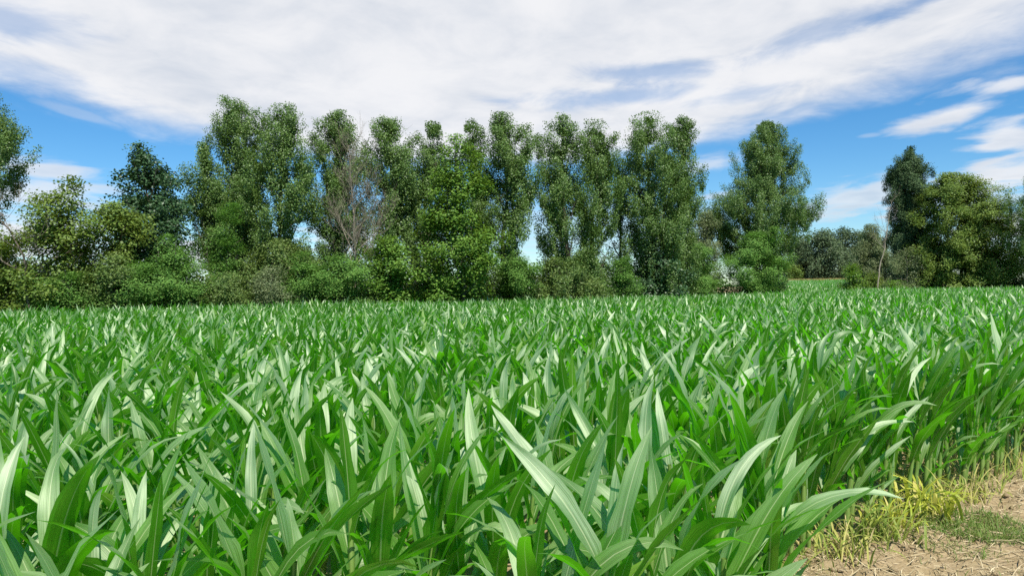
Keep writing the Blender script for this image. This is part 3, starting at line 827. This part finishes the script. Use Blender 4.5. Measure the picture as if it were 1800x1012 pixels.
def build_tree(name, label, cat, style, d, rows, group=None, fill=1.0, thin=0.0, limbs=14, bark=None, leaf=1.0, lean_to=None, seed=0, stems=1):
    """rows: (photo y, left x, right x) of the crown outline; becomes a solid crown of that width and the same depth"""
    rows = sorted(rows)
    pt = [(at((l + r) / 2, y, d), (r - l) / 2 * d / FPX) for y, l, r in rows]
    zz = np.array([p[0][2] for p in pt])[::-1]; cx = np.array([p[0][0] for p in pt])[::-1]; rr = np.array([p[1] for p in pt])[::-1] * WIDER.get(style, 1.06)
    g = None
    X0 = cx[0]; gr = float(gz(X0, d))
    base = np.array([X0, d, gr])
    zz = np.maximum(zz, gr + 0.05)
    LL, WW, k, sxy, sz, upb, rnd, fr, thr, fl = STY[style]
    LL *= leaf * .9; WW *= leaf * .9
    zt, zb = zz[-1], zz[0]
    area = np.trapz(rr * 2, zz)
    nleaf = int(area * fl * fill * 2.6 / (LL * WW * 0.5))
    ncl = max(20, nleaf // k)
    # boughs: elongated sprays that end at the outline, thinned by a smooth 3-D field so that bays and gaps stay open
    bl, br, rise = BOUGH[style]
    bl *= leaf ** .5; br *= leaf ** .5
    nb = max(24, int(5.4 * area / (bl * br * 2.6) * fill))
    m = nb * 5
    z = zb + (zt - zb) * rng.random(m)
    r = np.interp(z, zz, rr)
    ang = rng.random(m) * 6.283
    rho = 1.10 - 0.75 * rng.random(m) ** 1.7
    rho = rho * (0.95 + 0.24 * vnoise(np.stack([np.cos(ang) * 1.7 + seed, np.sin(ang) * 1.7, z * 0.55 / max(bl, .5)], 1), 5 + seed))
    rho = rho * ((0.78 + 0.40 * rng.random(m)) if style in ('shrub', 'robinia', 'grey', 'olive', 'maple') else (0.88 + 0.26 * rng.random(m)))
    keep = rng.random(m) < np.clip(r / rr.max(), 0.25, 1)
    tip = np.stack([np.interp(z, zz, cx) + np.cos(ang) * rho * r, d + np.sin(ang) * rho * r * 0.95, z], 1)
    dn = vnoise(tip * fr * 1.5 + seed, 20 + seed) * 0.65 + vnoise(tip * fr * 3.2 + seed, 30 + seed) * 0.35
    low = sstep(zt - (zt - zb) * .35, zb, z)
    keep &= dn > thr - 0.06 + thin * 1.1 * low
    ix = np.where(keep)[0][:nb]
    tip, ang, r, rho = tip[ix], ang[ix], r[ix], rho[ix]
    nbr = len(ix)
    elev = R(rise) + rng.normal(0, R(18 if style == 'poplar' else 30), nbr)
    elev = elev - R(28) * sstep(zt - (zt - zb) * .16, zt, tip[:, 2]) * (rise > 50)
    dirv = np.stack([np.cos(ang) * np.cos(elev), np.sin(ang) * np.cos(elev), np.sin(elev)], 1)
    lb = np.minimum(bl * (0.65 + .7 * rng.random(nbr)), 0.35 * bl + 1.1 * r)
    per = max(24, int(nleaf / max(nbr, 1)))
    t = rng.random((nbr, per)) ** 0.8
    wid = br * (0.35 + 0.9 * np.sin(np.pi * np.clip(t * .85 + .12, 0, 1))) * 0.55
    jit = np.clip(rng.normal(0, 1, (nbr, per, 3)), -1.7, 1.7) * wid[..., None] * np.array([1, 1, sz / sxy])
    c = tip[:, None] - dirv[:, None] * (t * lb[:, None])[..., None] + jit
    if style in ('robinia', 'maple', 'olive'):     # sprays sag at their tips
        c[..., 2] -= 0.22 * lb[:, None] * (1 - t) ** 2
    c = c.reshape(-1, 3)
    o = np.repeat(np.stack([np.cos(ang), np.sin(ang), 0.35 + 0 * ang], 1), per, 0)
    # loose inner leaves
    mi = int(0.08 * len(c))
    zi = zb + (zt - zb) * rng.random(mi); ai = rng.random(mi) * 6.283; ri = np.sqrt(rng.random(mi)) * 0.8 * np.interp(zi, zz, rr)
    ci = np.stack([np.interp(zi, zz, cx) + np.cos(ai) * ri, d + np.sin(ai) * ri, zi], 1)
    di = vnoise(ci * fr * 1.6 + seed, 20 + seed)
    ki = di > thr + thin * sstep(zt - (zt - zb) * .35, zb, zi)
    c = np.concatenate([c, ci[ki]]); o = np.concatenate([o, np.stack([np.cos(ai), np.sin(ai), .3 + 0 * ai], 1)[ki]])
    kz = c[:, 2] > gr + .05
    c = c[kz]; o = o[kz]; m = len(c)
    o /= np.linalg.norm(o, axis=1)[:, None] + 1e-6
    n = o * 0.55 + np.array([0, 0, upb]) + rng.normal(0, rnd, (m, 3)) * 0.6
    n /= np.linalg.norm(n, axis=1)[:, None] + 1e-9
    v, f = leaf_quads(c, n, LL, WW)
    root = empty(name, base); tag(root, label, cat, group)
    mesh_obj('crown', v, f, FOL[style], root, smooth=False, org=base)
    # trunk and limbs
    T = Tubes()
    H = zt - gr
    for sidx in range(stems):
        ox = 0 if stems == 1 else random.uniform(-.5, .5) * rr.max() * .6
        tops = 0.90
        zs = np.linspace(-0.15, H * tops, 9)
        wob = np.cumsum(rng.normal(0, 0.025 * H / 9, (9, 2)), 0); wob[0] = 0
        tx = np.interp(gr + zs, zz, cx); tx[0] = X0
        tx = X0 + ox * np.linspace(.3, 1, 9) + (tx - X0) * sstep(0, 1, np.linspace(0, 1, 9))
        P = np.stack([tx + wob[:, 0], d + wob[:, 1] + (0 if stems == 1 else random.uniform(-.4, .4)), gr + zs], 1)
        r0 = (0.012 * H + 0.03) / math.sqrt(stems)
        T.add(P, np.linspace(r0, r0 * 0.15, 9), 8)
        nlb = max(3, limbs // stems)
        for b in range(nlb):
            t = 0.16 + 0.76 * (b + random.random()) / nlb
            z0 = gr + H * tops * t
            if z0 < zb - 0.25 * H: continue
            s0 = np.array([np.interp(z0, P[:, 2], P[:, 0]), np.interp(z0, P[:, 2], P[:, 1]), z0])
            a_ = b * 2.4 + random.uniform(-.5, .5)
            z1 = min(z0 + H * random.uniform(.08, .2), zt - .05)
            r1 = np.interp(z1, zz, rr) * random.uniform(.55, .9)
            e1 = np.array([np.interp(z1, zz, cx) + math.cos(a_) * r1, d + math.sin(a_) * r1, z1])
            mid = s0 * .45 + e1 * .55 + np.array([0, 0, -0.04 * H * random.random()])
            rb = max(0.012, r0 * (1 - t) * 0.5 + .008)
            T.add([s0, mid, e1], [rb, rb * .65, rb * .25], 5)
            for _ in range(3):
                tt = random.uniform(.35, .9); q0 = s0 * (1 - tt) + e1 * tt
                q1 = q0 + np.array([random.gauss(0, .35), random.gauss(0, .35), random.uniform(.1, .6)]) * (0.3 + .08 * H)* .7
                T.add([q0, q1], [rb * .4, rb * .15], 4)
    v, f = T.out()
    mesh_obj('trunk', v, f, bark or M_BARK, root, org=base)
    return root


def dead_tree(name, label, path, d, r0, mat, twigmat, levels, spread, up=0.5, seed=3, n1=10, tl=1.0, start=.25, group=None, twigname='crown'):
    """bare tree: a trunk along photo points and two orders of twigs"""
    rs = random.Random(seed)
    P = np.array([at(px, py, d) for px, py in path]); gr = float(gz(P[0, 0], d)); P[0, 2] = gr - .1
    base = np.array([P[0, 0], d, gr])
    root = empty(name, base); tag(root, label, 'dead tree', group)
    T = Tubes(); W = Tubes()
    L = np.r_[0, np.cumsum(np.linalg.norm(np.diff(P, axis=0), axis=1))]; tot = L[-1]
    ss = np.linspace(0, tot, 16)
    Q = np.stack([np.interp(ss, L, P[:, i]) for i in range(3)], 1); Q[1:-1] += np.array([[rs.gauss(0, .03), rs.gauss(0, .05), 0] for _ in range(14)])
    T.add(Q, np.linspace(r0, r0 * .18, 16), 7)

    def grow(p, dr, ln, rad, lev):
        pts = [p]; k = 5; dd = np.array(dr, float)
        for i in range(k):
            dd = dd + np.array([rs.gauss(0, .16), rs.gauss(0, .16), rs.gauss(0, .1) + up * .13]); dd /= np.linalg.norm(dd)
            pts.append(pts[-1] + dd * ln / k)
        (T if lev == levels else W).add(pts, np.linspace(rad, rad * .3, k + 1), 5 if lev == levels else 3)
        if lev > 0:
            for j in range(spread):
                t = rs.uniform(.25, 1.0) * k; i = min(int(t), k - 1); q = pts[i] + (pts[i + 1] - pts[i]) * (t - i)
                nd = dd + np.array([rs.gauss(0, .55), rs.gauss(0, .55), rs.gauss(.1, .35)]); nd /= np.linalg.norm(nd)
                grow(q, nd, ln * rs.uniform(.35, .65), rad * .5, lev - 1)
    for j in range(n1):
        t = start + (1 - start) * (j + rs.random()) / n1; s = t * tot
        q = np.array([np.interp(s, L, P[:, i]) for i in range(3)])
        a_ = j * 2.4 + rs.uniform(-.5, .5)
        dr = np.array([math.cos(a_), math.sin(a_) * .8, up + rs.uniform(-.2, .6)]); dr /= np.linalg.norm(dr)
        grow(q, dr, tl * (1.15 - .7 * t) * tot * .38, max(.009, r0 * .38 * (1 - t) + .006), levels)
    v, f = T.out(); mesh_obj('trunk', v, f, mat, root, org=base)
    v, f = W.out(); mesh_obj(twigname, v, f, twigmat, root, org=base)


TR = [
    # ---- poplars, left to right
    ('poplar_tree', 'tall poplar cut off at the left end of the tree line', 'tree', 'poplar', 40, [(150, -70, -20), (180, -110, -15), (208, -120, 5), (240, -125, 24), (278, -125, 26), (300, -115, 15), (318, -95, -20), (400, -90, -45)], dict(seed=1, fill=1.7, thin=-.1)),
    ('poplar_tree', 'short poplar with a leaning top left of the tallest poplars', 'tree', 'poplar', 45, [(250, 346, 362), (268, 341, 380), (300, 328, 402), (335, 329, 405), (365, 335, 405), (400, 346, 405), (450, 350, 395), (500, 355, 390)], dict(seed=2, thin=.14)),
    ('poplar_tree', 'tallest poplar, square-topped, left of the broad round poplar', 'tree', 'poplar', 46, [(173, 392, 430), (185, 378, 448), (215, 376, 460), (260, 382, 462), (305, 378, 462), (350, 362, 460), (400, 362, 460), (450, 368, 450), (505, 372, 440)], dict(seed=3, thin=.08)),
    ('poplar_tree', 'broadest round-topped poplar in the left half of the row', 'tree', 'poplar', 44.5, [(184, 478, 512), (198, 460, 538), (240, 450, 552), (290, 440, 562), (345, 425, 566), (400, 430, 560), (450, 440, 545), (505, 450, 530)], dict(seed=4)),
    ('poplar_tree', 'round-headed poplar directly behind the bare dead tree', 'tree', 'poplar', 46, [(198, 578, 605), (212, 559, 620), (238, 552, 631), (265, 556, 634), (300, 560, 632), (340, 556, 630), (390, 552, 638), (440, 550, 640), (505, 555, 635)], dict(seed=5, thin=.2)),
    ('poplar_tree', 'dome-topped poplar just right of the bare dead tree', 'tree', 'poplar', 46, [(208, 672, 698), (225, 653, 720), (250, 641, 728), (285, 639, 732), (330, 645, 735), (370, 645, 735), (410, 640, 735), (450, 642, 735), (505, 650, 730)], dict(seed=6, thin=.2)),
    ('poplar_tree', 'narrow poplar half hidden by the bright green maple', 'tree', 'poplar', 47.5, [(220, 748, 775), (236, 735, 784), (265, 732, 792), (320, 720, 792), (370, 705, 790), (420, 715, 780), (505, 725, 775)], dict(seed=7, thin=.1)),
    ('poplar_tree', 'slim pointed poplar behind the right shoulder of the bright maple', 'tree', 'poplar', 47, [(207, 825, 835), (220, 816, 844), (245, 812, 856), (290, 815, 862), (350, 820, 866), (420, 825, 866), (505, 830, 860)], dict(seed=8)),
    ('poplar_tree', 'poplar left of the round blue sky gap in the tree row', 'tree', 'poplar', 46.5, [(197, 876, 890), (209, 863, 908), (228, 858, 930), (255, 858, 940), (300, 852, 942), (350, 856, 940), (400, 860, 925), (450, 858, 908), (505, 862, 905)], dict(seed=9, thin=.12)),
    ('poplar_tree', 'dome-topped poplar right of the round blue sky gap', 'tree', 'poplar', 48, [(205, 972, 1002), (220, 956, 1018), (248, 950, 1026), (285, 942, 1030), (335, 938, 1032), (380, 940, 1034), (430, 962, 1034), (505, 960, 1034)], dict(seed=10, thin=.05)),
    ('poplar_tree', 'slender poplar sharing a crown with the dome-topped poplar to its left', 'tree', 'poplar', 49, [(210, 1038, 1062), (225, 1028, 1075), (260, 1028, 1084), (305, 1026, 1090), (355, 1024, 1086), (410, 1022, 1072), (460, 1020, 1068), (510, 1022, 1066)], dict(seed=11, thin=.07)),
    ('poplar_tree', 'thin see-through young poplar between two full poplars', 'tree', 'poplar', 53, [(290, 1085, 1100), (330, 1070, 1112), (380, 1066, 1112), (430, 1070, 1112), (510, 1075, 1108)], dict(seed=12, fill=.4, thin=.1)),
    ('poplar_tree', 'wide yellow-topped poplar at the right end of the dense row', 'tree', 'poplar', 51, [(197, 1122, 1158), (208, 1103, 1172), (232, 1088, 1184), (285, 1085, 1190), (335, 1092, 1190), (385, 1100, 1190), (430, 1112, 1190), (512, 1115, 1188)], dict(seed=13, thin=.05)),
    ('poplar_tree', 'last poplar of the dense row, notched on its right side', 'tree', 'poplar', 52.5, [(205, 1188, 1210), (220, 1176, 1221), (250, 1172, 1228), (288, 1170, 1227), (312, 1172, 1214), (335, 1160, 1222), (375, 1158, 1233), (420, 1155, 1230), (470, 1150, 1225), (512, 1152, 1220)], dict(seed=14)),
    ('poplar_tree', 'isolated poplar standing alone right of the dense row', 'tree', 'poplar', 63, [(215, 1337, 1358), (230, 1321, 1378), (252, 1309, 1388), (285, 1302, 1389), (315, 1297, 1396), (335, 1276, 1408), (352, 1264, 1417), (375, 1261, 1412), (398, 1267, 1390), (420, 1278, 1380), (450, 1295, 1365)], dict(seed=15, limbs=22, fill=1.6, thin=-.1)),
    ('poplar_tree', 'poplar beyond the right picture edge showing only its branch tips', 'tree', 'poplar', 66, [(300, 1825, 1900), (345, 1796, 1910), (362, 1790, 1915), (395, 1788, 1910), (420, 1810, 1900)], dict(seed=16)),
    # ---- other tall trees
    ('maple_tree', 'yellowish maple with a small pointed top near the left edge', 'tree', 'olive', 38.5, [(318, 116, 128), (335, 92, 148), (352, 64, 164), (382, 38, 172), (412, 32, 178), (445, 42, 182), (480, 38, 185), (535, 40, 185)], dict(seed=17, thin=.16)),
    ('alder_tree', 'dark ragged two-topped tree between the yellowish maple and the poplars', 'tree', 'alder', 42, [(253, 238, 248), (270, 230, 262), (288, 222, 300), (305, 212, 304), (325, 195, 312), (345, 195, 314), (365, 206, 326), (395, 200, 338), (425, 195, 338), (470, 205, 330), (520, 215, 320)], dict(seed=18)),
    ('olive_green_tree', 'low olive-green tree between the yellowish maple and the dark ragged tree', 'tree', 'olive', 39.5, [(358, 180, 205), (378, 168, 248), (402, 160, 262), (435, 165, 262), (475, 170, 250), (530, 175, 245)], dict(seed=19, thin=.06)),
    ('maple_tree', 'bright green layered maple in the middle of the row', 'tree', 'maple', 42.5, [(236, 796, 810), (255, 774, 826), (285, 763, 840), (325, 760, 845), (365, 755, 850), (405, 748, 868), (445, 742, 880), (485, 742, 882), (530, 748, 880)], dict(seed=20, limbs=18)),
    ('willow_tree', 'pale grey-green willow in the gap before the isolated poplar', 'tree', 'grey', 62, [(375, 1228, 1250), (395, 1214, 1262), (430, 1206, 1268), (470, 1205, 1266), (512, 1208, 1262)], dict(seed=21)),
    ('cypress_tree', 'dark columnar cypress left of the yellow-green walnut', 'tree', 'conifer', 76, [(270, 1590, 1610), (281, 1574, 1618), (302, 1568, 1623), (325, 1569, 1628), (360, 1568, 1626), (405, 1567, 1620), (450, 1570, 1612), (500, 1575, 1608)], dict(seed=22, limbs=6, fill=1.6)),
    ('walnut_tree', 'large yellow-green walnut with a rounded crown on the right', 'tree', 'olive', 73, [(304, 1650, 1688), (316, 1640, 1706), (336, 1630, 1736), (356, 1628, 1760), (374, 1622, 1769), (402, 1616, 1762), (434, 1612, 1769), (470, 1608, 1770), (508, 1612, 1762)], dict(seed=23, leaf=1.0, limbs=20, fill=2.2, thin=-.2)),
    ('grey_green_tree', 'grey-olive tree behind the pale leaning dead sapling', 'tree', 'grey', 86, [(398, 1523, 1537), (415, 1512, 1552), (445, 1502, 1562), (475, 1498, 1570), (506, 1500, 1572)], dict(seed=24, leaf=1.2)),
    ('green_tree', 'dark green tree at the right edge beside the walnut', 'tree', 'shrub', 72, [(405, 1800, 1840), (425, 1788, 1850), (455, 1778, 1860), (508, 1772, 1860)], dict(seed=25, leaf=1.3)),
    # ---- front row of bushes
    ('olive_shrub', 'olive shrub in the far left corner under the bare branches', 'shrub', 'olive', 39, [(418, -40, 20), (440, -60, 36), (480, -60, 42), (535, -60, 40)], dict(seed=26, limbs=5, stems=3)),
    ('robinia_bush', 'low feathery robinia bush in front of the yellowish maple', 'bush', 'robinia', 37.6, [(478, 110, 140), (492, 92, 160), (512, 85, 166), (545, 88, 165)], dict(seed=27, limbs=5, stems=3)),
    ('dark_shrub', 'dark shaded shrub between the two leftmost robinia bushes', 'shrub', 'shrub', 38.2, [(448, 180, 225), (470, 165, 240), (510, 162, 245), (545, 165, 245)], dict(seed=28, limbs=5, stems=3)),
    ('robinia_bush', 'pale-tipped robinia bush below the dark ragged tree', 'bush', 'robinia', 38, [(410, 284, 302), (430, 270, 326), (455, 252, 346), (485, 240, 356), (515, 236, 360), (545, 238, 358)], dict(seed=29, limbs=8, stems=3, leaf=1.1)),
    ('robinia_tree', 'slim feathery robinia in front of the tallest poplar', 'tree', 'robinia', 41, [(368, 398, 412), (385, 384, 424), (425, 375, 430), (470, 368, 428), (530, 375, 420)], dict(seed=30, fill=.75, limbs=7)),
    ('brown_green_shrub', 'brownish green shrub with yellow leaves under the tallest poplar', 'shrub', 'shrub', 39.3, [(478, 375, 410), (495, 362, 432), (520, 358, 440), (545, 360, 440)], dict(seed=31, limbs=5, stems=3, leaf=.8)),
    ('grey_shrub', 'greyish small-leaved shrub below the broadest poplar', 'shrub', 'grey', 39.6, [(470, 458, 495), (488, 436, 515), (515, 430, 522), (542, 432, 520)], dict(seed=32, limbs=5, stems=3, leaf=.8)),
    ('shaded_shrub', 'shaded green shrub behind the grey one, under the broadest poplar', 'shrub', 'shrub', 42.3, [(420, 470, 510), (445, 440, 550), (490, 430, 560), (540, 430, 560)], dict(seed=33, limbs=6, stems=3)),
    ('robinia_bush', 'wide robinia bush at the foot of the bare dead tree', 'bush', 'robinia', 40.6, [(452, 585, 635), (468, 558, 652), (495, 548, 658), (540, 552, 655)], dict(seed=34, limbs=7, stems=3, leaf=1.1)),
    ('robinia_bush', 'robinia bush between the grey shrub and the dead tree', 'bush', 'robinia', 40.2, [(455, 520, 548), (475, 506, 564), (500, 502, 568), (540, 505, 565)], dict(seed=35, limbs=6, stems=3)),
    ('hazel_bush', 'bright yellow-green hazel bush right of the bare dead tree', 'bush', 'maple', 41.4, [(415, 672, 700), (435, 648, 720), (465, 640, 742), (500, 645, 748), (540, 650, 748)], dict(seed=36, limbs=8, stems=4)),
    ('robinia_bush', 'blue-green robinia bush below the round blue sky gap', 'bush', 'robinia', 44.5, [(440, 895, 920), (458, 880, 940), (485, 878, 948), (530, 882, 945)], dict(seed=37, limbs=6, stems=3)),
    ('dark_shrub', 'dark shrub under the dome-topped poplar right of the sky gap', 'shrub', 'shrub', 45.5, [(452, 960, 990), (470, 942, 1010), (495, 940, 1060), (530, 942, 1062)], dict(seed=38, limbs=6, stems=4)),
    ('robinia_bush', 'small rounded robinia bush below the thin see-through poplar', 'bush', 'robinia', 49, [(458, 1080, 1100), (472, 1064, 1112), (495, 1060, 1116), (522, 1064, 1114)], dict(seed=39, limbs=5, stems=3)),
    ('dark_shrub', 'dark shrub filling the foot of the wide yellow-topped poplar', 'shrub', 'alder', 50.5, [(440, 1130, 1165), (465, 1115, 1200), (490, 1112, 1210), (522, 1112, 1210)], dict(seed=40, limbs=6, stems=4)),
    ('robinia_bush', 'robinia bush under the notched last poplar of the row', 'bush', 'robinia', 54, [(425, 1215, 1235), (445, 1200, 1252), (475, 1190, 1266), (518, 1192, 1262)], dict(seed=41, limbs=6, stems=3)),
    ('robinia_bush', 'large bright robinia bush in front of the isolated poplar', 'bush', 'robinia', 58.8, [(412, 1308, 1345), (428, 1288, 1368), (450, 1276, 1380), (472, 1270, 1378), (492, 1272, 1360), (520, 1284, 1348)], dict(seed=42, limbs=8, stems=3, leaf=1.3)),
    ('dark_shrub', 'dark low shrub right of the large bright robinia bush', 'shrub', 'shrub', 67.5, [(425, 1345, 1362), (450, 1335, 1382), (480, 1330, 1384), (512, 1332, 1378)], dict(seed=43, limbs=5, stems=3, leaf=1.2)),
    ('laurel_shrub', 'glossy green rounded shrub at the edge of the far corn', 'shrub', 'maple', 71.5, [(466, 1490, 1504), (478, 1481, 1514), (495, 1478, 1518), (514, 1480, 1516)], dict(seed=44, limbs=5, stems=3)),
    ('yellow_shrub', 'low yellowish shrub right of the glossy rounded shrub', 'shrub', 'olive', 72, [(484, 1518, 1540), (494, 1510, 1556), (514, 1510, 1560)], dict(seed=45, limbs=4, stems=3)),
    ('brown_twig_shrub', 'thin grey-brown shrub at the foot of the dark cypress', 'shrub', 'grey', 72.5, [(438, 1572, 1600), (456, 1560, 1622), (485, 1554, 1628), (512, 1556, 1628)], dict(seed=46, limbs=8, stems=4, fill=.55, bark=M_TWIG)),
    ('yellow_shrub', 'low yellow-green shrub at the foot of the brown twig shrub', 'shrub', 'maple', 71.2, [(492, 1560, 1590), (500, 1550, 1610), (514, 1550, 1615)], dict(seed=47, limbs=4, stems=3, leaf=.8)),
    # ---- far trees beyond the second corn field
    ('far_tree', 'far flat-topped tree just right of the isolated poplar', 'tree', 'far', 168, [(415, 1380, 1402), (428, 1372, 1412), (455, 1370, 1416), (490, 1374, 1414)], dict(seed=48)),
    ('far_tree', 'far tree second from the isolated poplar, behind the far corn', 'tree', 'far', 172, [(412, 1406, 1428), (426, 1398, 1438), (455, 1396, 1442), (490, 1400, 1440)], dict(seed=49)),
    ('far_tree', 'large rounded far tree in the middle of the distant group', 'tree', 'far', 164, [(407, 1432, 1462), (420, 1420, 1474), (450, 1416, 1478), (490, 1420, 1476)], dict(seed=50)),
    ('far_tree', 'tallest far tree in the distant group behind the corn', 'tree', 'far', 170, [(401, 1470, 1500), (414, 1456, 1514), (448, 1452, 1518), (490, 1456, 1516)], dict(seed=51)),
    ('far_tree', 'far tree at the right of the distant group behind the grey-olive tree', 'tree', 'far', 176, [(412, 1512, 1540), (430, 1502, 1560), (460, 1500, 1565), (492, 1502, 1560)], dict(seed=52)),
    ('far_bush', 'small yellowish far bush at the edge of the far corn', 'bush', 'olive', 156, [(462, 1382, 1396), (474, 1374, 1408), (492, 1374, 1408)], dict(seed=53, leaf=2.0, limbs=3)),
]
for t in TR:
    nm, lab, cat, sty, d, rows, kw = t
    build_tree(nm, lab, cat, sty, d * .87 if d < 100 else d, rows, **kw)



def undergrowth():
    C_, O_ = [], []
    for k in range(1500):
        px = rng.uniform(-60, 1290); d = float(edge_d(px)) + rng.uniform(4.5, 8.5)
        top = 462 + 26 * vnoise(np.array([[px / 70.0, 0, 0]]), 77)[0]
        py = top + (548 - top) * rng.random() ** .8
        p = at(px, py, d); m = 34
        c = p + rng.normal(0, 1, (m, 3)) * np.array([.45, .45, .3])
        C_.append(c); O_.append(rng.normal(0, .6, (m, 3)) + np.array([0, -.3, .8]))
    c = np.concatenate(C_); n = np.concatenate(O_); k = c[:, 2] > .05; c = c[k]; n = n[k]
    n /= np.linalg.norm(n, axis=1)[:, None]
    v, f = leaf_quads(c, n, .17, .13)
    tag(mesh_obj('undergrowth', v, f, FOL['shrub'], smooth=False), 'shaded leafy undergrowth behind the bushes at the foot of the trees', 'undergrowth', kind='stuff')


undergrowth()

dead_tree('dead_tree', 'bare grey-brown dead tree standing in front of the poplars',
          [(626, 540), (625, 470), (624, 420), (620, 360), (616, 300), (612, 255)], 36.6, 0.065, M_DEAD, M_TWIG, 3, 6, 0.95, 5, 22, 0.80, .22)
dead_tree('bare_tree', 'leafless pale-twigged tree at the left edge of the photo',
          [(50, 540), (47, 500), (40, 450), (18, 405), (-12, 380), (-40, 360)], 32.4, 0.07, M_BARK, M_DEAD, 2, 5, .55, 8, 12, .95, .3)
dead_tree('dead_sapling', 'pale leaning dead sapling in front of the dark cypress',
          [(1540, 510), (1545, 480), (1554, 440), (1560, 405), (1563, 380), (1568, 350)], 61.6, 0.07, M_PALE, M_TWIG, 2, 4, 1.0, 14, 9, .7, .4)
